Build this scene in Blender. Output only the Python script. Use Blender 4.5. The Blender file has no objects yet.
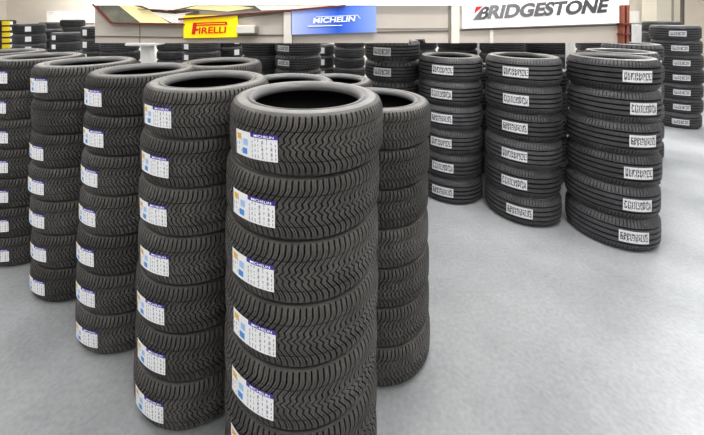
import bpy, bmesh, math, random
from mathutils import Vector, Matrix
rnd = random.Random(7)
C = bpy.context.scene.collection
PI = math.pi
sc = bpy.context.scene

# ------------------------------------------------------------------ camera
F = 340.6; CX = 324.9; CY = 17.9; H = 1.848; PITCH = 0.009
cam_d = bpy.data.cameras.new('camera'); cam = bpy.data.objects.new('camera', cam_d); C.objects.link(cam)
cam.location = (0, 0, H); cam.rotation_euler = (PI/2 - PITCH, 0, 0)
cam_d.sensor_width = 36; cam_d.lens = F/704*36
cam_d.shift_x = (352 - CX)/704; cam_d.shift_y = -(217.5 - CY)/704
cam_d.clip_start = .05; cam_d.clip_end = 100
sc.camera = cam

def at(px, py, Y):
    """point at depth Y which the surveyed photo shows at px, py"""
    u = (px - CX)/F; v = -(py - CY)/F
    dy = math.cos(PITCH) + v*math.sin(PITCH); dz = -math.sin(PITCH) + v*math.cos(PITCH)
    return Vector((u/dy*Y, Y, H + dz/dy*Y))
def proj(X, Y, Z):
    z = Z - H; c, s = math.cos(PITCH), math.sin(PITCH)
    d = Y*c - z*s; u = Y*s + z*c
    return CX + F*X/d, CY - F*u/d

# ------------------------------------------------------------------ materials
def mat(name, col, rough=.5, spec=.5, metal=0, emit=0, noise=None, bump=None, coat=0):
    m = bpy.data.materials.new(name); m.use_nodes = True
    nt = m.node_tree; b = nt.nodes['Principled BSDF']
    b.inputs['Base Color'].default_value = (*col, 1); b.inputs['Roughness'].default_value = rough
    b.inputs['Specular IOR Level'].default_value = spec; b.inputs['Metallic'].default_value = metal
    b.inputs['Coat Weight'].default_value = coat
    if emit:
        b.inputs['Emission Color'].default_value = (*col, 1); b.inputs['Emission Strength'].default_value = emit
    tc = nt.nodes.new('ShaderNodeTexCoord')
    if noise:                      # (scale, amount)
        n = nt.nodes.new('ShaderNodeTexNoise'); n.inputs['Scale'].default_value = noise[0]; n.inputs['Detail'].default_value = 6
        r = nt.nodes.new('ShaderNodeMapRange'); r.inputs['To Min'].default_value = 1-noise[1]; r.inputs['To Max'].default_value = 1+noise[1]
        r.inputs['From Min'].default_value = .3; r.inputs['From Max'].default_value = .7
        x = nt.nodes.new('ShaderNodeMix'); x.data_type = 'RGBA'; x.blend_type = 'MULTIPLY'; x.inputs[0].default_value = 1
        x.inputs[6].default_value = (*col, 1)
        nt.links.new(tc.outputs['Object'], n.inputs['Vector']); nt.links.new(n.outputs['Fac'], r.inputs['Value'])
        if 'rubber' in name:       # every tyre a slightly different black
            oi = nt.nodes.new('ShaderNodeObjectInfo'); r2 = nt.nodes.new('ShaderNodeMapRange'); r2.inputs['To Min'].default_value = .72; r2.inputs['To Max'].default_value = 1.28
            mu = nt.nodes.new('ShaderNodeMath'); mu.operation = 'MULTIPLY'
            nt.links.new(oi.outputs['Random'], r2.inputs['Value']); nt.links.new(r2.outputs['Result'], mu.inputs[0]); nt.links.new(r.outputs['Result'], mu.inputs[1])
            nt.links.new(mu.outputs[0], x.inputs[7])
        else: nt.links.new(r.outputs['Result'], x.inputs[7])
        nt.links.new(x.outputs[2], b.inputs['Base Color'])
    if bump:
        n = nt.nodes.new('ShaderNodeTexNoise'); n.inputs['Scale'].default_value = bump[0]; n.inputs['Detail'].default_value = 4
        bp = nt.nodes.new('ShaderNodeBump'); bp.inputs['Strength'].default_value = bump[1]; bp.inputs['Distance'].default_value = .004
        nt.links.new(tc.outputs['Object'], n.inputs['Vector']); nt.links.new(n.outputs['Fac'], bp.inputs['Height'])
        nt.links.new(bp.outputs['Normal'], b.inputs['Normal'])
    return m

M = {}
M['tread_win'] = mat('winter tread rubber', (.092, .089, .086), .50, .5, noise=(9, .22), bump=(260, .25))
M['tread_sum'] = mat('summer tread rubber', (.080, .081, .087), .47, .5, noise=(9, .22), bump=(260, .22))
M['groove_shade'] = mat('groove rubber', (.016, .016, .017), .7, .2)  # near-black stands in for cavity shade on the groove floors
M['side'] = mat('sidewall rubber', (.21, .205, .20), .46, .5, noise=(14, .16), bump=(120, .18))
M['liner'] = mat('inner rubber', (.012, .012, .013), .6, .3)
M['lip'] = mat('bead rubber', (.17, .17, .172), .36, .5)
M['paper'] = mat('label paper', (.84, .85, .88), .45, .4)
M['purple'] = mat('label header', (.075, .055, .36), .45)
M['blue'] = mat('label blue mark', (.10, .33, .72), .5)
M['amber'] = mat('label amber mark', (.85, .50, .07), .5)
M['paleblue'] = mat('label pale blue mark', (.42, .58, .85), .5)
M['paper2'] = mat('plain label paper', (.70, .71, .73), .5)
M['ink'] = mat('label ink', (.10, .10, .12), .6)
M['inkgrey'] = mat('label grey ink', (.33, .34, .38), .6)
M['yellow_paper'] = mat('yellow label paper', (.92, .72, .03), .5)
M['white'] = mat('white paint', (.84, .84, .84), .5)
M['soffit_glow'] = mat('white glowing soffit', (1, 1, 1), .6, emit=1.0)  # glow added so the soffit reads pure white; it is no lamp
M['panel'] = mat('beige wall panel', (.60, .555, .51), .6, noise=(1.5, .05))
M['panel_pale'] = mat('pale pilaster paint', (.80, .77, .72), .6)
M['seam'] = mat('dark joint', (.17, .15, .14), .6)
M['seam2'] = mat('soft joint', (.33, .305, .28), .6)
M['redbrown'] = mat('red-brown painted steel', (.20, .055, .045), .45)
M['redpost'] = mat('terracotta painted post', (.36, .14, .095), .5)
M['view_grey'] = mat('greenish ceiling tone', (.22, .23, .19), .25, noise=(6, .4))
M['view_glow_yellow'] = mat('yellow ceiling glow', (.95, .86, .50), .3, emit=.35)  # brightness of the ceiling lights put into colour and glow
M['view_glow_white'] = mat('white ceiling glow', (.95, .93, .88), .3, emit=.35)  # same painted ceiling light, white part
M['wall'] = mat('cream wall paint', (.88, .83, .76), .7, noise=(.6, .06))
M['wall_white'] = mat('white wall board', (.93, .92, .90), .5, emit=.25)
M['column'] = mat('cream column paint', (.78, .74, .64), .6)
M['column_dark'] = mat('grey column paint', (.42, .39, .34), .6)
M['ceil'] = mat('white ceiling', (.86, .86, .85), .8)
M['pir_red'] = mat('red lettering', (.70, .04, .02), .5)
M['bs_red'] = mat('red emblem', (.72, .03, .04), .5)
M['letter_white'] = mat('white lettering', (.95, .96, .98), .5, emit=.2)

def banner_grad(name, a, b_, c, emit=0):
    """printed banner colour, varied along its own width"""
    m = bpy.data.materials.new(name); m.use_nodes = True; nt = m.node_tree; b = nt.nodes['Principled BSDF']
    tc = nt.nodes.new('ShaderNodeTexCoord'); sp = nt.nodes.new('ShaderNodeSeparateXYZ')
    r = nt.nodes.new('ShaderNodeValToRGB')
    r.color_ramp.elements[0].position = 0.0; r.color_ramp.elements[0].color = (*a, 1)
    r.color_ramp.elements[1].position = 1; r.color_ramp.elements[1].color = (*c, 1)
    e = r.color_ramp.elements.new(.55); e.color = (*b_, 1)
    nt.links.new(tc.outputs['Generated'], sp.inputs[0]); nt.links.new(sp.outputs['X'], r.inputs['Fac'])
    nt.links.new(r.outputs['Color'], b.inputs['Base Color']); b.inputs['Roughness'].default_value = .45
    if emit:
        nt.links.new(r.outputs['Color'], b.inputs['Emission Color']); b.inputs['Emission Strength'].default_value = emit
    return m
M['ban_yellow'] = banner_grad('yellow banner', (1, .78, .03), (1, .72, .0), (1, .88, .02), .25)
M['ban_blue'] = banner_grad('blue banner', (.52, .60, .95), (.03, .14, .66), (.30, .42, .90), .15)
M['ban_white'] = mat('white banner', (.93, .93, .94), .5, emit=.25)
M['bs_grey'] = banner_grad('grey lettering', (.28, .28, .29), (.16, .16, .17), (.10, .10, .11))

def floor_mat():
    m = bpy.data.materials.new('polished concrete'); m.use_nodes = True; nt = m.node_tree; b = nt.nodes['Principled BSDF']
    tc = nt.nodes.new('ShaderNodeTexCoord')
    n1 = nt.nodes.new('ShaderNodeTexNoise'); n1.inputs['Scale'].default_value = 1.1; n1.inputs['Detail'].default_value = 7; n1.inputs['Roughness'].default_value = .62
    n2 = nt.nodes.new('ShaderNodeTexNoise'); n2.inputs['Scale'].default_value = 45; n2.inputs['Detail'].default_value = 4
    r = nt.nodes.new('ShaderNodeValToRGB')
    r.color_ramp.elements[0].position = .3; r.color_ramp.elements[0].color = (.27, .28, .292, 1)
    r.color_ramp.elements[1].position = .7; r.color_ramp.elements[1].color = (.41, .42, .437, 1)
    x = nt.nodes.new('ShaderNodeMix'); x.data_type = 'RGBA'; x.blend_type = 'OVERLAY'; x.inputs[0].default_value = .22
    nt.links.new(tc.outputs['Object'], n1.inputs['Vector']); nt.links.new(tc.outputs['Object'], n2.inputs['Vector'])
    nt.links.new(n1.outputs['Fac'], r.inputs['Fac']); nt.links.new(r.outputs['Color'], x.inputs[6]); nt.links.new(n2.outputs['Fac'], x.inputs[7])
    nt.links.new(x.outputs[2], b.inputs['Base Color'])
    rr = nt.nodes.new('ShaderNodeMapRange'); rr.inputs['To Min'].default_value = .34; rr.inputs['To Max'].default_value = .52
    nt.links.new(n1.outputs['Fac'], rr.inputs['Value']); nt.links.new(rr.outputs['Result'], b.inputs['Roughness'])
    bp = nt.nodes.new('ShaderNodeBump'); bp.inputs['Strength'].default_value = .08; bp.inputs['Distance'].default_value = .003
    nt.links.new(n2.outputs['Fac'], bp.inputs['Height']); nt.links.new(bp.outputs['Normal'], b.inputs['Normal'])
    return m
M['floor'] = floor_mat()

# ------------------------------------------------------------------ helpers
def meshify(name, verts, faces, m, smooth=False, mats=None, idx=None):
    me = bpy.data.meshes.new(name); me.from_pydata([tuple(v) for v in verts], [], faces)
    for mm in (mats or [m]): me.materials.append(mm)
    if idx: me.polygons.foreach_set('material_index', idx)
    if smooth: me.polygons.foreach_set('use_smooth', [True]*len(me.polygons))
    me.update(); return me
def obj(name, me, parent=None, loc=(0, 0, 0), rotz=0):
    o = bpy.data.objects.new(name, me); C.objects.link(o); o.location = loc; o.rotation_euler = (0, 0, rotz)
    if parent: o.parent = parent
    return o
def tag(o, label, cat, group=None):
    o['label'] = label; o['category'] = cat
    if group: o['group'] = group
    return o
def struct(o): o['kind'] = 'structure'; return o
def box(name, m, lo, hi, parent=None, bevel=0):
    bm = bmesh.new(); bmesh.ops.create_cube(bm, size=1)
    for v in bm.verts:
        v.co = Vector([(lo[i]+hi[i])/2 + v.co[i]*(hi[i]-lo[i]) for i in range(3)])
    if bevel: bmesh.ops.bevel(bm, geom=bm.edges[:], offset=bevel, segments=2, affect='EDGES')
    me = bpy.data.meshes.new(name); bm.to_mesh(me); bm.free(); me.materials.append(m)
    return obj(name, me, parent)
def prism(name, m, pts, Y0, Y1, parent=None):
    """polygon given as (x, z) extruded in depth from Y0 (front) to Y1"""
    n = len(pts); vs = [(p[0], Y0, p[1]) for p in pts] + [(p[0], Y1, p[1]) for p in pts]
    fs = [list(range(n)), list(range(2*n-1, n-1, -1))] + [[i, i+n, (i+1) % n+n, (i+1) % n] for i in range(n)]
    bm = bmesh.new(); bv = [bm.verts.new(v) for v in vs]
    for f in fs: bm.faces.new([bv[i] for i in f])
    bmesh.ops.recalc_face_normals(bm, faces=bm.faces)
    bmesh.ops.triangulate(bm, faces=[f for f in bm.faces if len(f.verts) > 4])
    me = bpy.data.meshes.new(name); bm.to_mesh(me); bm.free(); me.materials.append(m)
    return obj(name, me, parent)
def strip(name, m, p, q, w, Y0, Y1, parent=None):
    """thin bar from (x,z) p to q"""
    d = Vector((q[0]-p[0], q[1]-p[1])).normalized(); n = Vector((-d.y, d.x))*w/2
    return prism(name, m, [(p[0]-n.x, p[1]-n.y), (q[0]-n.x, q[1]-n.y), (q[0]+n.x, q[1]+n.y), (p[0]+n.x, p[1]+n.y)], Y0, Y1, parent)

def lathe(name, prof, m, seg=96, mats=None, midx=None):
    vs = []; fs = []; idx = []
    n = len(prof)
    for i in range(seg):
        a = 2*PI*i/seg; c, s = math.cos(a), math.sin(a)
        vs += [(r*c, r*s, z) for r, z in prof]
    for i in range(seg):
        j = (i+1) % seg
        for k in range(n-1):
            fs.append((i*n+k, j*n+k, j*n+k+1, i*n+k+1)); idx.append(midx[k] if midx else 0)
    return meshify(name, vs, fs, m, True, mats, idx if midx else None)

# ------------------------------------------------------------------ tyre geometry
R = .317
EZ = .019
def crown(v):          # outer radius across the tread, v in -1..1
    a = abs(v)
    return R - .0035*a*a - (.0055*((a-.74)/.26)**2 if a > .74 else 0)
EXT = [(1.06, R-.0115, .0135), (1.12, R-.0155, .0090), (1.18, R-.0215, .0055), (1.24, R-.0300, .0032)]   # tread wrapping over the shoulder
def tread_pos(v, W, kind):
    a = abs(v); soft = kind != 'winter'      # summer tyres have rounder shoulders
    if a <= 1: return crown(v) - (.0062*((a-.6)/.4)**2 if soft and a > .6 else 0), W/2 + v*(W/2-EZ-.003*soft)
    if soft:
        for e, r_, z_ in ((1.06, R-.0185, .0165), (1.12, R-.0225, .0110), (1.18, R-.0265, .0065), (1.24, R-.0300, .0032)):
            if abs(a-e) < .01: return r_, (W-z_ if v > 0 else z_)
    for e in EXT:
        if abs(a-e[0]) < .01: return e[1], (W-e[2] if v > 0 else e[2])
def tread_mesh(name, W, kind, m, periods=100):
    if kind == 'winter':
        cols = [(0, 0), (.04, .011), (.26, .011), (.30, 0), (.64, 0), (.66, .003), (.70, .003), (.72, 0)]
        rows = [-1.24, -1.18, -1.12, -1.06, -1, -.92, -.82, -.74, -.66, -.585, -.575, -.55, -.54, -.48, -.42, -.36, -.3, -.25, -.2, -.15, -.1, -.05, 0]
        rows = rows + [-r for r in rows[-2::-1]]
        def off(v):
            a = min(abs(v), .86)/.86; o = -.044*(1 - a*a*(3-2*a))
            if abs(v) < .30: o += .013*(1 - abs(abs(v)-.15)/.15)
            return o/R
        def dep(v, d):
            a = abs(v)
            if a > 1.2: d = 0
            elif a > 1.1: d *= .45
            elif a > 1.0: d *= .75
            if (a > .9 or a < .42) and d < .005: d = 0
            if .545 < a < .58: d = max(d, .004)
            return d
    else:
        cols = [(0, 0), (.04, 1), (.20, 1), (.24, 0), (.60, 0)]
        g = [(-.60, .055), (-.20, .065), (.20, .065), (.60, .055)]
        rows = [-1.24, -1.18, -1.12, -1.06, -1, -.92, -.82, -.74]
        for c_, w_ in g: rows += [c_-w_-.012, c_-w_, c_+w_, c_+w_+.012, c_+w_+.06]
        rows = sorted(set(round(r, 4) for r in rows + [.82, .92, 1, 1.06, 1.12, 1.18, 1.24, 0]))
        def off(v): return .012*v/R
        def dep(v, d):
            for c_, w_ in g:
                if abs(v-c_) <= w_ + .001: return .009
            a = abs(v)
            if a > 1.15: return 0
            if a > .70: return d*.006
            return d*.0015
    step = 2*PI/periods
    vs = []; fs = []; idx = []; nc = len(cols)*periods; nr = len(rows); D = []
    for v in rows:
        r0, z = tread_pos(v, W, kind); o = off(v)
        for p in range(periods):
            for cf, d in cols:
                a = (p+cf)*step + o; dd = dep(v, d); r = r0 - dd; D.append(dd)
                vs.append((r*math.cos(a), r*math.sin(a), z - (dd*.5*(1 if v > 0 else -1) if abs(v) > 1 else 0)))
    for k in range(nr-1):
        for i in range(nc):
            j = (i+1) % nc
            q = (k*nc+i, k*nc+j, (k+1)*nc+j, (k+1)*nc+i)
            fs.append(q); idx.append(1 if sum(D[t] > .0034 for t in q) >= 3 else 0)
    return meshify(name, vs, fs, m, False, [m, M['groove_shade']], idx)

def tyre_meshes(kind, W, detail=True):
    m = M['tread_win'] if kind == 'winter' else M['tread_sum']
    k = 96 if detail else 48
    d = {}
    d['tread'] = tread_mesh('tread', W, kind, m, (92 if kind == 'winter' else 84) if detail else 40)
    up = [(R-.0295, -.0034), (.281, -.0016), (.273, -.0003), (.264, 0), (.254, -.0012), (.2515, -.0075), (.2450, -.0070)]
    lip = [(.2450, -.0070), (.2435, -.001), (.2390, 0), (.231, -.0025), (.224, -.008), (.2185, -.018), (.2175, -.028), (.222, -.036)]
    d['sidewall'] = lathe('sidewall', [(r, W+z) for r, z in up], M['side'], k)
    d['bead'] = lathe('bead', [(r, W+z) for r, z in lip], M['lip'], k)
    if detail:
        d['lower'] = lathe('lower_sidewall', [(r, -z) for r, z in (up+lip[1:])][::-1], M['side'], k)
    a = .036
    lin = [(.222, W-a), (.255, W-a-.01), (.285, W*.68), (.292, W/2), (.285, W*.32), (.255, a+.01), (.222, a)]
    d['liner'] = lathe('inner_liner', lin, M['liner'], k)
    return d

def curved(name, m, a0, a1, z0, z1, r, n=10, rbot=None):
    vs = []; fs = []
    for i in range(n+1):
        a = a0 + (a1-a0)*i/n
        vs += [(r*math.cos(a), r*math.sin(a), z0), (r*math.cos(a), r*math.sin(a), z1)]
    for i in range(n): fs.append((2*i, 2*i+2, 2*i+3, 2*i+1))
    return meshify(name, vs, fs, m, True)
def curved_rects(name, m, rects, r):
    """rects (s0,s1,z0,z1): s metres along the tyre, joined in one print mesh"""
    vs = []; fs = []
    for s0, s1, z0, z1 in rects:
        n = max(1, int((s1-s0)/.01))
        for i in range(n):
            b = len(vs)
            for s in (s0+(s1-s0)*i/n, s0+(s1-s0)*(i+1)/n):
                vs += [(r*math.cos(s/R), r*math.sin(s/R), z0), (r*math.cos(s/R), r*math.sin(s/R), z1)]
            fs.append((b, b+2, b+3, b+1))
    return meshify(name, vs, fs, m)

def text_mesh(txt, size=1.0, offset=0.0, extrude=0.0, spacing=1.0):
    cu = bpy.data.curves.new('t', 'FONT'); cu.body = txt; cu.size = size; cu.offset = offset; cu.extrude = extrude; cu.space_character = spacing
    o = bpy.data.objects.new('t', cu); C.objects.link(o)
    dg = bpy.context.evaluated_depsgraph_get(); me = bpy.data.meshes.new_from_object(o.evaluated_get(dg))
    bpy.data.objects.remove(o); bpy.data.curves.remove(cu)
    return me
def fit_text(txt, w, h, shear=0, offset=.02, spacing=1.0):
    """list of verts, faces scaled to w x h in (x, z)"""
    me = text_mesh(txt, 1, offset, 0, spacing)
    xs = [v.co.x for v in me.vertices]; ys = [v.co.y for v in me.vertices]
    x0, x1, y0, y1 = min(xs), max(xs), min(ys), max(ys)
    vs = [((v.co.x-x0)/(x1-x0)*w, (v.co.y-y0)/(y1-y0)*h) for v in me.vertices]
    vs = [(x+shear*y, y) for x, y in vs]
    fs = [list(p.vertices) for p in me.polygons]
    return vs, fs

# label assemblies; the strip is centred on angle 0, s grows to the viewer's right
LW, LH = .195, .088
WP = .214                                  # winter pitch/width
def cell_label(name, w, z0, z1, r, nx, nz, paint, mats):
    """one curved sticker; paint(i, j) tells which ink each small cell carries"""
    vs = []; fs = []; idx = []
    for j in range(nz+1):
        for i in range(nx+1):
            a = (-w/2+w*i/nx)/R; vs.append((r*math.cos(a), r*math.sin(a), z0+(z1-z0)*j/nz))
    for j in range(nz):
        for i in range(nx):
            b = j*(nx+1)+i; fs.append((b, b+1, b+nx+2, b+nx+1)); idx.append(paint(i, j))
    return meshify(name, vs, fs, None, True, mats, idx)
def winter_label_meshes():
    zc = WP/2 - .012; z0, z1 = zc-LH/2, zc+LH/2; r = R + .0030
    q = random.Random(3); cells = set(); nx, nz = 60, 30
    for i in (2, 6, 10, 28, 32, 36, 41, 42, 47, 52, 53, 57):
        j = 2 if i > 20 else q.randint(4, 12)
        while j < (23 if i > 20 else 26):
            l = q.randint(1, 4)
            for k in range(l): cells.add((i, min(j+k, 24)))
            j += l+q.randint(1, 3)
            if i < 12 and q.random() < .4: j += 5
    d = {'label': cell_label('label', LW, z0, z1, r, nx, nz, lambda i, j: 1 if (i, j) in cells else 0, [M['paper'], M['inkgrey']])}
    d['header_band'] = curved('header_band', M['purple'], -.012/R, LW/2/R, z1-.014, z1+.001, r+.0006, 8)
    d['blue_mark'] = curved('blue_mark', M['blue'], -.056/R, -.030/R, z0+.010, z0+.030, r+.0006, 3)
    d['pale_mark'] = curved('pale_blue_mark', M['paleblue'], -.050/R, -.026/R, z0+.040, z0+.062, r+.0006, 3)
    d['amber_mark'] = curved('amber_mark', M['amber'], -.088/R, -.064/R, z1-.030, z1-.012, r+.0006, 3)
    vs, fs = fit_text('MICHELIN', .080, .0085, 0, .01)
    rr = r+.0010
    d['header_text'] = meshify('header_text', [(rr*math.cos((x+.004)/R), rr*math.sin((x+.004)/R), z1-.0115+z) for x, z in vs], fs, M['letter_white'])
    return d
SP = .241
def summer_label_meshes(W, seed, txt=None):
    lw, lh = .205, .088; zc = W/2; z0, z1 = zc-lh/2, zc+lh/2; r = R + .0015
    q = random.Random(seed); nx, nz = 40, 10; cells = {}
    i = 2
    while i < nx-4:                      # big bold characters, unreadable in the photo, with grey small print around
        w = q.choice((3, 4, 4))
        for a in range(w):
            for b in range(2, 8):
                if a == 0 or (b in (2, 7) and q.random() < .6) or (a == w-1 and q.random() < .6) or q.random() < .15: cells[(i+a, b)] = 1
        i += w+1
    for _ in range(50): cells.setdefault((q.randint(1, nx-2), q.randint(1, nz-2)), 2)
    return {'label': cell_label('label', lw, z0, z1, r, nx, nz, lambda i, j: cells.get((i, j), 0), [M['paper2'], M['ink'], M['inkgrey']])}

WIN = tyre_meshes('winter', WP)
SUM = tyre_meshes('summer', SP)
FARS = tyre_meshes('summer', .22, False)
WL = winter_label_meshes(); SL = [summer_label_meshes(SP, k) for k in (1, 2, 3)]; FL = summer_label_meshes(.22, 9)
FS = {'label': curved('label', M['paper'], -.055/R, .055/R, .055, .165, R+.0015, 5)}
YL = {'label': curved('label', M['yellow_paper'], -.16/R, .06/R, .03, .19, R+.0015, 8), 'corner': curved('white_corner', M['paper'], .06/R, .15/R, .05, .17, R+.0015, 6)}

ORD = ['bottom', 'second', 'third', 'fourth', 'fifth', 'sixth', 'seventh', 'eighth', 'ninth', 'tenth', 'eleventh']
def ordinal(k, n):
    if k == n-1: return 'top one'
    if k == 0: return 'bottom one'
    return ORD[n-1-k] + ' from top'

def make_tyre(meshes, x, y, z, zs, labels=None, ang=None, detail=True, tilt=(0, 0), tag_extra=None, is_top=False):
    root = bpy.data.objects.new('tire', None); C.objects.link(root); root.empty_display_size = .1
    root.location = (x, y, z); root.rotation_euler = (tilt[0], tilt[1], 0); root.scale = (1, 1, zs)
    spin = rnd.uniform(0, 6.28)
    obj('tread', meshes['tread'], root, rotz=spin)
    obj('sidewall', meshes['sidewall'], root, rotz=spin)
    obj('bead', meshes['bead'], root)
    if 'lower' in meshes: obj('sidewall', meshes['lower'], root, rotz=spin)
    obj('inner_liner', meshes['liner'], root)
    if labels and ang is not None:
        l = obj('label', labels['label'], root, rotz=ang); l.rotation_euler.x = rnd.uniform(-.01, .045) if labels is WL else rnd.uniform(-.01, .01)
        for nm, me in labels.items():
            if nm != 'label': obj(me.name.split('.')[0], me, l)
        l['label'] = 'yellow paper label' if labels is YL else 'white paper label'
    return root

def angle_for(px, x, y, zc):
    """which way round the tyre a label at that picture column faces"""
    best = None; base = math.atan2(-y, -x)
    for i in range(-80, 81):
        a = base + math.radians(i)
        u, _ = proj(x+R*math.cos(a), y+R*math.sin(a), zc)
        e = abs(u-px)
        if best is None or e < best[0]: best = (e, a)
    return best[1]

occupied = []
def stack(meshes, W, x, y, n, P, where, kind_txt, group, dx=None, lab=None, labels=None, detail=True, cat='tire', tilts=.006, jitter=0.0, rs=1.0):
    """where: words that tell this stack from the others"""
    occupied.append((x, y))
    for k in range(n):                       # k = 0 at the floor
        t = n-1-k                            # index from the top
        ox = dx[t] if dx and t < len(dx) else rnd.uniform(-1, 1)*jitter
        oy = rnd.uniform(-1, 1)*jitter
        ang = None
        if lab is not None:
            px = lab[t] if isinstance(lab, (list, tuple)) and t < len(lab) else (lab if not isinstance(lab, (list, tuple)) else None)
            if px is not None: ang = angle_for(px, x+ox, y+oy, k*P+P/2)
        L = labels[(k*7+n) % len(labels)] if isinstance(labels, list) else labels
        r = make_tyre(meshes, x+ox, y+oy, k*P, P/W, L, ang, detail, (rnd.uniform(-1, 1)*tilts*.0, 0), is_top=(t == 0))
        r.scale = (rs, rs, P/W)
        tag(r, '%s, %s in stack %s' % (kind_txt, ordinal(k, n), where), cat, group)

# ------------------------------------------------------------------ the stacks
px = lambda l, Y: [v*Y/F for v in l]
W_TXT = 'black winter tire'; S_TXT = 'black summer tire'
stack(WIN, WP, -.073, 1.442, 7, .2165, 'nearest the camera', W_TXT, 'winter tires in the nearest stack',
      px([-.5, -4, -5, -5, -6, -6, -6], 1.44), [255, 251, 250, 251, 249, 248, 248], WL)
stack(WIN, WP, -.606, 1.786, 7, .2165, 'just left of the nearest one', W_TXT, 'winter tires in the second stack of the front row',
      px([0, -3, -4.5, -5, -7.5, -8, -10], 1.78), [154, 150.5, 149.5, 151, 147, 147, 145], WL, rs=.975)
stack(WIN, WP, -1.118, 2.122, 7, .2165, 'third of the front row', W_TXT, 'winter tires in the third stack of the front row',
      px([-1.2, -3, -5, -7, -9.5, -10.5, -11.5], 2.10), [88, 88.5, 84, 82, 80.5, 80.5, 82], WL, rs=.962)
stack(WIN, WP, -1.718, 2.47, 7, .2165, 'fourth of the front row', W_TXT, 'winter tires in the fourth stack of the front row',
      px([0, 0, -1, -3, -2, -1, -2], 2.44), [37, None, 34, 33.5, 34.5, 36, 35], WL)
stack(WIN, WP, -2.335, 2.778, 7, .2165, 'at the left picture edge', W_TXT, 'winter tires in the stack at the left edge',
      px([0, 0, 0, -1, -1, -2, -2], 2.78), [-5, -6, -5, -5, -5, -4, -4], WL)
stack(WIN, WP, -2.95, 3.13, 7, .2165, 'outermost at the left, mostly cut off', W_TXT, 'winter tires in the cut off stack at far left', None, None, None)
stack(WIN, WP, .294, 1.958, 7, .1965, 'right behind the nearest one', W_TXT, 'winter tires in the stack behind the nearest one',
      px([0, -1, -2, -2, -1, -1, 0], 1.94), None, None, rs=.95)
stack(WIN, WP, -.25, 2.345, 7, .200, 'hidden behind the two nearest stacks', W_TXT, 'winter tires in the hidden second row stack')
stack(WIN, WP, -.82, 2.695, 7, .2115, 'behind the second and third front stacks', W_TXT, 'winter tires in the second row behind the front row')
stack(WIN, WP, .09, 2.905, 6, .217, 'lower, third row behind the nearest', W_TXT, 'winter tires in the low third row stack')
RG = 'summer tires in the trio of stacks at right: '
stack(SUM, SP, 1.318, 3.59, 6, .238, 'leftmost of the three at right', S_TXT, RG+'left', px([0]*6, 3.5), [442, 440.5, 441, 440.5, 442, 442], SL)
stack(SUM, SP, 1.876, 3.236, 6, .2445, 'middle of the three at right', S_TXT, RG+'middle', px([0, 0, .5, 0, -.5, 0], 3.2), [515, 515.5, 514, 513.5, 514, 519], SL)
stack(SUM, SP, 2.463, 2.928, 6, .2495, 'rightmost and largest of the three at right', S_TXT, RG+'right', px([0, .5, 0, .5, -.5, 0], 2.9), [638.5, 645, 644, 640, 639, 634.5], SL)
stack(SUM, SP, 5.923, 5.77, 7, .239, 'by the right picture edge', S_TXT, 'summer tires in the stack by the right edge', px([0, 1, 2, 3, 2, 2, 1], 5.8), [678, 680, 682, 682, 682, 682, 681], [FL])

def back(l, r, crease, pitch, above, where, lab=None, labels=None, Z=None, group=None, P=None):
    """a stack farther back: columns of its two sides, row of one joint, rows per tire, tires above that joint"""
    t = ((l+r)/2-CX)/F; s = math.sqrt(1+t*t)
    Zc = Z or 215*s/(r-l)
    for _ in range(80):
        if all(math.hypot(t*Zc-a, Zc-b) > .644 for a, b in occupied): break
        Zc += .04
    Xc = t*Zc
    zf = Zc-.29/s
    h = at(0, crease, zf).z
    if P is None: P = pitch*zf/F
    n = max(1, round(h/P)); P = h/n
    P = min(max(P, .165), .245)
    stack(FARS, .22, Xc, Zc, n+above, P, where, 'black tire', group or 'tires in the stack '+where, None, lab, labels, False, tilts=0, jitter=.006)
    return Xc, Zc, (n+above)*P

B = {}
B['R4'] = back(579, 661, 68, 24, 1, 'behind the rightmost of the trio', 660, [FL], Z=3.62)
B['P'] = back(364, 421, 62, 22, 1, 'below the gap right of the blue banner', 381.5, [FL])
B['Ra'] = back(505, 568, 76, 26, 1, 'behind the middle one of the trio', Z=4.0)
B['Rb'] = back(443, 503, 77, 23, 1, 'behind the left one of the trio', Z=4.25)
B['Rc'] = back(392, 442, 75, 22, 1, 'between the trio and the blue banner', Z=4.5)
B['R5'] = back(600, 664, 61, 18, 1, 'second behind the rightmost of the trio', Z=4.55)
B['M'] = back(275, 321, 56, 14, 1, 'below the left end of the blue banner', 282.5, [FL])
B['L'] = back(241, 286, 56.5, 14, 1, 'between the yellow and blue banners', Z=4.95)
B['T2'] = back(479, 525, 54, 14, 1, 'under the middle of the white banner', Z=5.3)
B['T3'] = back(525, 568, 54, 14, 1, 'under the right half of the white banner', Z=5.3)
B['J'] = back(182, 221, 52, 11, 1, 'under the yellow banner', 186, [FS])
B['G'] = back(81, 119, 38.5, 12.5, 1, 'at the left end of the hanging fascia', 84.5, [FS])
B['T1'] = back(437, 477, 50, 12, 1, 'under the left end of the white banner')
B['K'] = back(210, 244, 47, 11.5, 1, 'under the right end of the yellow banner', 237, [FS])
B['H'] = back(100, 141, 51.5, 11, 1, 'beside the white pedestal')
B['T5'] = back(577, 616, 51, 12, 1, 'under the right end of the white banner', Z=6.4)
B['T4'] = back(404, 437, 50, 11, 1, 'under the notch in the hanging fascia', Z=6.9)
B['I'] = back(157, 190, 51, 10, 1, 'just left of the yellow banner')
B['O'] = back(334, 365, 48, 9.7, 1, 'below the right half of the blue banner')
B['N'] = back(306, 335, 55, 11, 1, 'in the gap under the blue banner', 322, [FS])
B['E'] = back(50, 84, 42, 9.5, 1, 'left of the fascia with a visible open top', 53.5, [FS])
B['D'] = back(34, 62, 38, 9.5, 1, 'fourth from the left in the distance', 38.5, [FS], Z=9.0)
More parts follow.
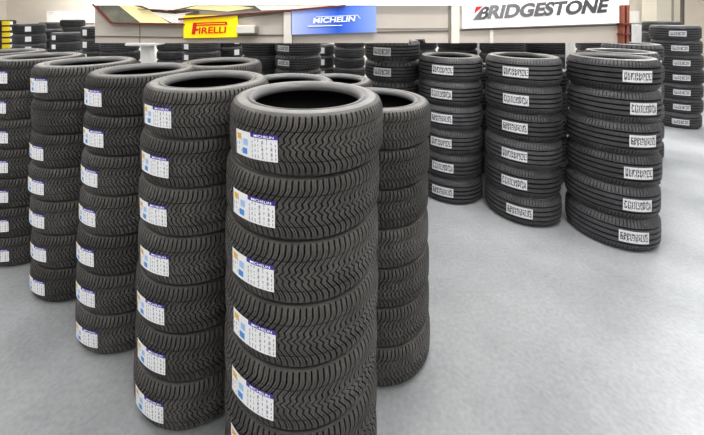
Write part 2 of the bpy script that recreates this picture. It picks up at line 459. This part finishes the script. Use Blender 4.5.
B['B'] = back(12, 47, 34, 9.7, 1, 'beside the yellow-labelled tires', 28, [FS])
B['A'] = back(-7, 17, 26, 6, 1, 'with yellow labels at far left', 8, [YL])
B['C'] = back(60, 86, 27, 7, 1, 'farthest back at left under the white boards')
B['C2'] = back(38, 62, 29, 7, 1, 'far back behind the open-topped stack', Z=12)
B['U1'] = back(640, 683, 31.5, 10, 1, 'behind the right edge stack', Z=7.4)
B['U2'] = back(610, 648, 33, 9, 1, 'beside the white wall box at right', Z=8.6)
# behind the trio at right

# ------------------------------------------------------------------ the hall
XL, XR, YB, YF, HC = -14.0, 15.5, 15.0, -5.0, 5.2
fl = struct(box('floor', M['floor'], (XL, YF, -.1), (XR, YB, 0)))
struct(box('ceiling', M['ceil'], (XL, YF, HC), (XR, YB, HC+.1)))
struct(box('wall_back', M['wall'], (XL-.1, YB, 0), (XR+.1, YB+.1, HC)))
struct(box('wall_left', M['wall'], (XL-.1, YF, 0), (XL, YB, HC)))
struct(box('wall_right', M['wall'], (XR, YF, 0), (XR+.1, YB, HC)))
struct(box('wall_front', M['wall'], (XL-.1, YF-.1, 0), (XR+.1, YF, HC)))

# hanging fascia carrying the banners; a small notch in its lower edge
BY = 3.30
def xz(px_, py_, Y=BY): p = at(px_, py_, Y); return (p.x, p.z)
pts = [xz(95, 4), xz(95, 43), xz(408.5, 43), xz(409.5, 39.3), xz(424.5, 39.3), xz(426, 43), xz(628, 43), xz(628, 4)]
fa = prism('trim_1', M['panel'], pts, BY, BY+.06); struct(fa)
# white soffit above it, glow put into its material, up to the ceiling
p0 = xz(95, 5.2, BY-.03); p1 = xz(628, 5.2, BY-.03)
struct(prism('trim_2', M['soffit_glow'], [(p0[0], p0[1]), (p1[0], p1[1]), (p1[0], p1[1]+.35), (p0[0], p0[1]+.35)], BY-.035, BY+.06))
struct(prism('trim_3', M['ceil'], [(p0[0], p0[1]+.35), (p1[0], p1[1]+.35), (p1[0], HC), (p0[0], HC)], BY-.02, BY+.06))
def seam(n, m, a, b, w, d=.008):
    struct(strip('trim_%d' % n, M[m], xz(*a), xz(*b), w*BY/F, BY-d, BY))
seam(4, 'seam', (95, 36.0), (183, 37.2), .6)
seam(5, 'seam', (237, 35.2), (284, 35), 1.1)
seam(6, 'seam', (377, 32.0), (450, 31.0), 1.2)
seam(7, 'seam', (458, 30.3), (628, 24.6), 1.2)
seam(8, 'seam2', (377, 28.5), (450, 28.3), .5)
seam(9, 'panel_pale', (288, 43), (288, 12), 8, .03)
seam(10, 'panel_pale', (454.3, 43), (454.3, 5), 8, .03)
seam(11, 'seam2', (449.2, 43), (449.2, 5), 1.6, .012)
seam(12, 'seam2', (292.6, 43), (292.6, 10), 1.0, .012)
seam(13, 'seam2', (140, 43), (140, 25), .5)
seam(14, 'panel_pale', (491, 43), (491, 30), 3.5, .012)

# ceiling view flattened onto the fascia; its lights and reflections painted as patches
w1 = struct(prism('ceiling_view_1', M['view_grey'], [xz(96.5, 5), xz(113.5, 22.6), xz(185, 24), xz(345, 6), xz(345, 5)], BY-.012, BY))
def pane(m, pl, d): prism('pane', M[m], [xz(*p) for p in pl], BY-.012-d, BY-.012, w1)
pane('view_glow_yellow', [(119, 5), (141, 22.5), (170, 23), (150, 10), (132, 5)], .002)
pane('view_glow_white', [(141, 5), (150, 9), (168, 11), (186, 7.5), (196, 5)], .003)
pane('view_glow_white', [(152, 12), (172, 22.5), (184, 23), (184, 16.5), (225, 12.5), (200, 10.6), (176, 14)], .003)
pane('view_glow_yellow', [(186, 8.5), (196, 6), (240, 6), (255, 8), (228, 11.5), (205, 9.8)], .004)
pane('view_glow_white', [(255, 6), (330, 6), (290, 9.5), (262, 10.5)], .004)
pane('seam2', [(200, 10.4), (228, 12), (262, 11.2), (290, 9.8), (300, 10.2), (225, 16.5), (186, 18.5), (186, 14)], .005)
for a, b, w in (((95.5, 4.5), (113.2, 22.8), 1.1), ((112.8, 22.8), (186, 24.6), 1.3), ((180, 19.2), (252, 13.6), 1.8), ((250, 13.9), (345, 5.6), 1.7), ((140, 9), (200, 11.6), .7)):
    strip('frame', M['redbrown'], xz(*a), xz(*b), w*BY/F, BY-.045, BY-.002, w1)

# banners
def banner(label, m, corners, th=.03):
    o = prism('banner', M[m], [xz(*c) for c in corners], BY-th, BY-.001)
    tag(o, label, 'banner'); return o
def letters(txt, parent, m, x0, y0, x1, y1, htop, shear, offset, name='lettering', d=.036, spacing=1.0):
    """text whose base line runs between two places of the banner"""
    a = Vector(xz(x0, y0)); b = Vector(xz(x1, y1)); dr = (b-a); w = dr.length; dr.normalize(); n = Vector((-dr.y, dr.x))
    h = htop*BY/F
    vs, fs = fit_text(txt, w-shear*h, h, shear, offset, spacing)
    vv = [(a.x+dr.x*x+n.x*z, BY-d, a.y+dr.y*x+n.y*z) for x, z in vs]
    return obj(name, meshify(name, vv, fs, m), parent)
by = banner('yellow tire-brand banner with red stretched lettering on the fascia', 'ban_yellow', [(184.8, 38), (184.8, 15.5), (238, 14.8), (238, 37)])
letters('IRELLI', by, M['pir_red'], 200, 33.6, 227.5, 32.6, 6.2, .12, .02)
# long-armed first letter
prism('lettering', M['pir_red'], [xz(*p) for p in [(193.0, 34.0), (194.6, 22.6), (227.8, 21.6), (228.4, 24.6), (197.8, 25.6), (197.4, 28.6), (199.8, 28.4), (199.6, 30.4), (197.0, 30.6), (196.2, 34.0)]], BY-.036, BY-.030, by)
prism('lettering', M['ban_yellow'], [xz(*p) for p in [(198.0, 23.9), (226.0, 23.0), (226.2, 23.6), (198.0, 24.5)]], BY-.037, BY-.0355, by)
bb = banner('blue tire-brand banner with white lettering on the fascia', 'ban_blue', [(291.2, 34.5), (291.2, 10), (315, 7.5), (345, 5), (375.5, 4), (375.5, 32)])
letters('MICHELIN', bb, M['letter_white'], 313, 23.4, 355.5, 21.2, 5.4, .22, .03)
for a, b, w in (((308, 26.3), (342, 25.2), .7), ((316, 17.0), (357, 15.2), .5), ((357, 15.2), (360, 18.5), .5)):
    strip('underline', M['letter_white'], xz(*a), xz(*b), w*BY/F, BY-.036, BY-.03, bb)
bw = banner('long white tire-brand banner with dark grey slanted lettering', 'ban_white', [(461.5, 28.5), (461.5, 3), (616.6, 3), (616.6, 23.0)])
letters('RIDGESTONE', bw, M['bs_grey'], 485.2, 19.2, 607.5, 12.4, 14.0, .30, .045, spacing=1.0)
prism('lettering', M['bs_grey'], [xz(*p) for p in [(471.0, 20.0), (481.5, 7.6), (484.3, 6.4), (487.0, 7.0), (487.4, 9.4), (485.4, 12.0), (486.6, 13.4), (485.8, 16.8), (483.0, 19.2), (478, 19.8)]], BY-.036, BY-.030, bw)
prism('lettering', M['ban_white'], [xz(*p) for p in [(481.4, 10.6), (483.2, 9.2), (484.2, 9.4), (483.8, 10.9), (481.4, 12.0)]], BY-.0375, BY-.036, bw)
prism('lettering', M['ban_white'], [xz(*p) for p in [(480.2, 14.4), (483.2, 13.8), (483.2, 15.6), (479.8, 17.4)]], BY-.0375, BY-.036, bw)
prism('red_wedge', M['bs_red'], [xz(*p) for p in [(472.6, 13.6), (474.4, 6.9), (480.8, 6.4)]], BY-.04, BY-.034, bw)

# red-brown post and little boxes at the right end of the fascia
rp = box('post', M['redpost'], (xz(617.5, 43)[0], BY-.06, xz(617, 43)[1]), (xz(619.2, 43)[0], BY, xz(617, 5)[1]))
tag(rp, 'pair of thin terracotta steel rails at the right end of the fascia', 'post')
box('rail', M['redpost'], (xz(621.2, 43)[0], BY-.06, xz(617, 43)[1]), (xz(623.8, 43)[0], BY, xz(617, 5)[1]), rp)
for yy in (24, 34): box('bracket', M['redbrown'], (xz(616.6, 43)[0], BY-.075, xz(617, yy+.8)[1]), (xz(624.6, 43)[0], BY, xz(617, yy-.8)[1]), rp)
jb = box('junction_box', M['panel_pale'], (xz(238.5, 0)[0], BY-.09, xz(0, 33)[1]), (xz(256, 0)[0], BY, xz(0, 25)[1]), bevel=.006)
tag(jb, 'pale metal wall unit on the fascia right of the yellow banner', 'wall unit')
box('side_cover', M['seam2'], (xz(256, 0)[0], BY-.07, xz(0, 32.5)[1]), (xz(258.6, 0)[0], BY, xz(0, 26)[1]), jb)

# white pedestal table beyond the left stacks
def stand(pxa, pxb, pt, pb, sa, sb, Y, label):
    a = at(pxa, pt, Y); b = at(pxb, pb, Y); s0 = at(sa, pt, Y); s1 = at(sb, pb, Y); w = s1.x-s0.x
    r = bpy.data.objects.new('pedestal', None); C.objects.link(r); r.location = ((s0.x+s1.x)/2, Y, 0)
    tag(r, label, 'stand')
    cx = (s0.x+s1.x)/2
    box('top', M['white'], (a.x-cx, -.16, b.z), (b.x-cx, .16, a.z), r, .008)
    box('column', M['white'], (-w/2, -w/2, .03), (w/2, w/2, b.z), r, .006)
    box('base', M['white'], (-.2, -.2, 0), (.2, .2, .03), r, .006)
    return r
stand(131, 160, 42.4, 45.0, 143, 152.5, 4.9, 'white pedestal table with slim column behind the third front stack')
def whitepost(l, r, Y, ztop, label):
    a = at(l, 0, Y); b = at(r, 0, Y)
    o = bpy.data.objects.new('post', None); C.objects.link(o); o.location = ((a.x+b.x)/2, Y, 0); w = b.x-a.x
    box('shaft', M['white'], (-w/2, -w/2, .02), (w/2, w/2, ztop), o, .004)
    box('foot', M['white'], (-w*.9, -w*.9, 0), (w*.9, w*.9, .02), o, .003)
    tag(o, label, 'post')
whitepost(475.5, 480, 6.1, 2.4, 'slim white post under the left end of the white banner')
whitepost(567.5, 573, 4.75, 1.75, 'slim white post behind the rightmost of the trio')
whitepost(634, 639.5, 6.6, 1.66, 'short white post below the white wall box at right')

# columns and boards at the back
def column(l, r, Y, m, depth=.5, n=20):
    a = at(l, 0, Y); b = at(r, 0, Y)
    struct(box('trim_%d' % n, m, (a.x, Y, 0), (b.x, Y+depth, HC)))
column(657, 671.5, 10.5, M['column'], .5, 20)
column(674, 680, 10.9, M['column'], .3, 21)
column(671.5, 674, 10.8, M['column_dark'], .4, 22)
column(683, 684.5, 13.5, M['seam'], .1, 23)
column(640, 657, 14.5, M['column_dark'], .3, 24) if False else None
def board(l, r, t, b_, Y, label, lines=0):
    a = at(l, t, Y); c = at(r, b_, Y)
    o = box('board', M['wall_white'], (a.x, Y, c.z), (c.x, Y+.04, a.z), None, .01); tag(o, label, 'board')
    f = M['panel_pale']
    box('edge', f, (a.x-.02, Y-.01, c.z-.03), (c.x+.02, Y+.04, c.z), o)
    for i in range(lines):
        p = at(l+2+i*.4, t+1.2+i*1.1, Y); q_ = at(l+8-i, t+1.7+i*1.1, Y)
        box('print', M['inkgrey'], (p.x, Y-.006, q_.z), (q_.x, Y+.001, p.z), o)
board(46.5, 61, 11.5, 22.5, 14.955, 'left white wall board with a small grey caption', 1)
board(62, 75.5, 12, 22.5, 14.955, 'middle blank white wall board over the distant tires')
board(77, 94, 12, 22.5, 14.955, 'right blank white wall board next to the fascia')
board(628.5, 639.5, 11.5, 22.5, 14.955, 'small white wall box right of the terracotta rails')

# ------------------------------------------------------------------ light
def area(name, loc, size, power, col=(1, 1, 1), rot=(0, 0, 0), sy=None, spread=180):
    l = bpy.data.lights.new(name, 'AREA'); l.shape = 'RECTANGLE'; l.size = size; l.size_y = sy or size; l.energy = power; l.color = col
    o = bpy.data.objects.new(name, l); C.objects.link(o); o.location = loc; o.rotation_euler = rot; l.spread = math.radians(spread); return o
for x in (-8, -3.2, 1.6, 6.4, 11):
    for y in (-1.5, 2.0, 6.5, 11.5):
        area('ceiling_light', (x, y, HC-.12), 1.0, 84 if y < 5 else 122, (1, .985, .96), sy=2.6, spread=150)
area('shopfront_daylight', (2, -4.7, 2.6), 12, 70, (.92, .96, 1), (math.radians(90), 0, 0), 3.5)
area('high_window_light', (5.5, 5.2, 4.9), 2.4, 100, (.95, .98, 1), (math.radians(35), 0, math.radians(120)), 2.2, 130)
area('fascia_wash', (.6, 2.1, HC-.3), 5, 55, (1, .98, .95), (math.radians(30), 0, 0), .3, 110)
for x in (-9, -3, 3, 9):
    area('wall_wash', (x, 12.6, HC-.2), 4.5, 125, (1, .97, .93), (math.radians(50), 0, 0), .4, 130)
w = bpy.data.worlds.new('world'); sc.world = w; w.use_nodes = True
w.node_tree.nodes['Background'].inputs[0].default_value = (.8, .85, .9, 1); w.node_tree.nodes['Background'].inputs[1].default_value = .5
sc.view_settings.view_transform = 'Standard'; sc.view_settings.look = 'None'
sc.view_settings.exposure = 0.0; sc.view_settings.gamma = .82
for k, v in B.items(): print('BACK', k, [round(a, 2) for a in v])
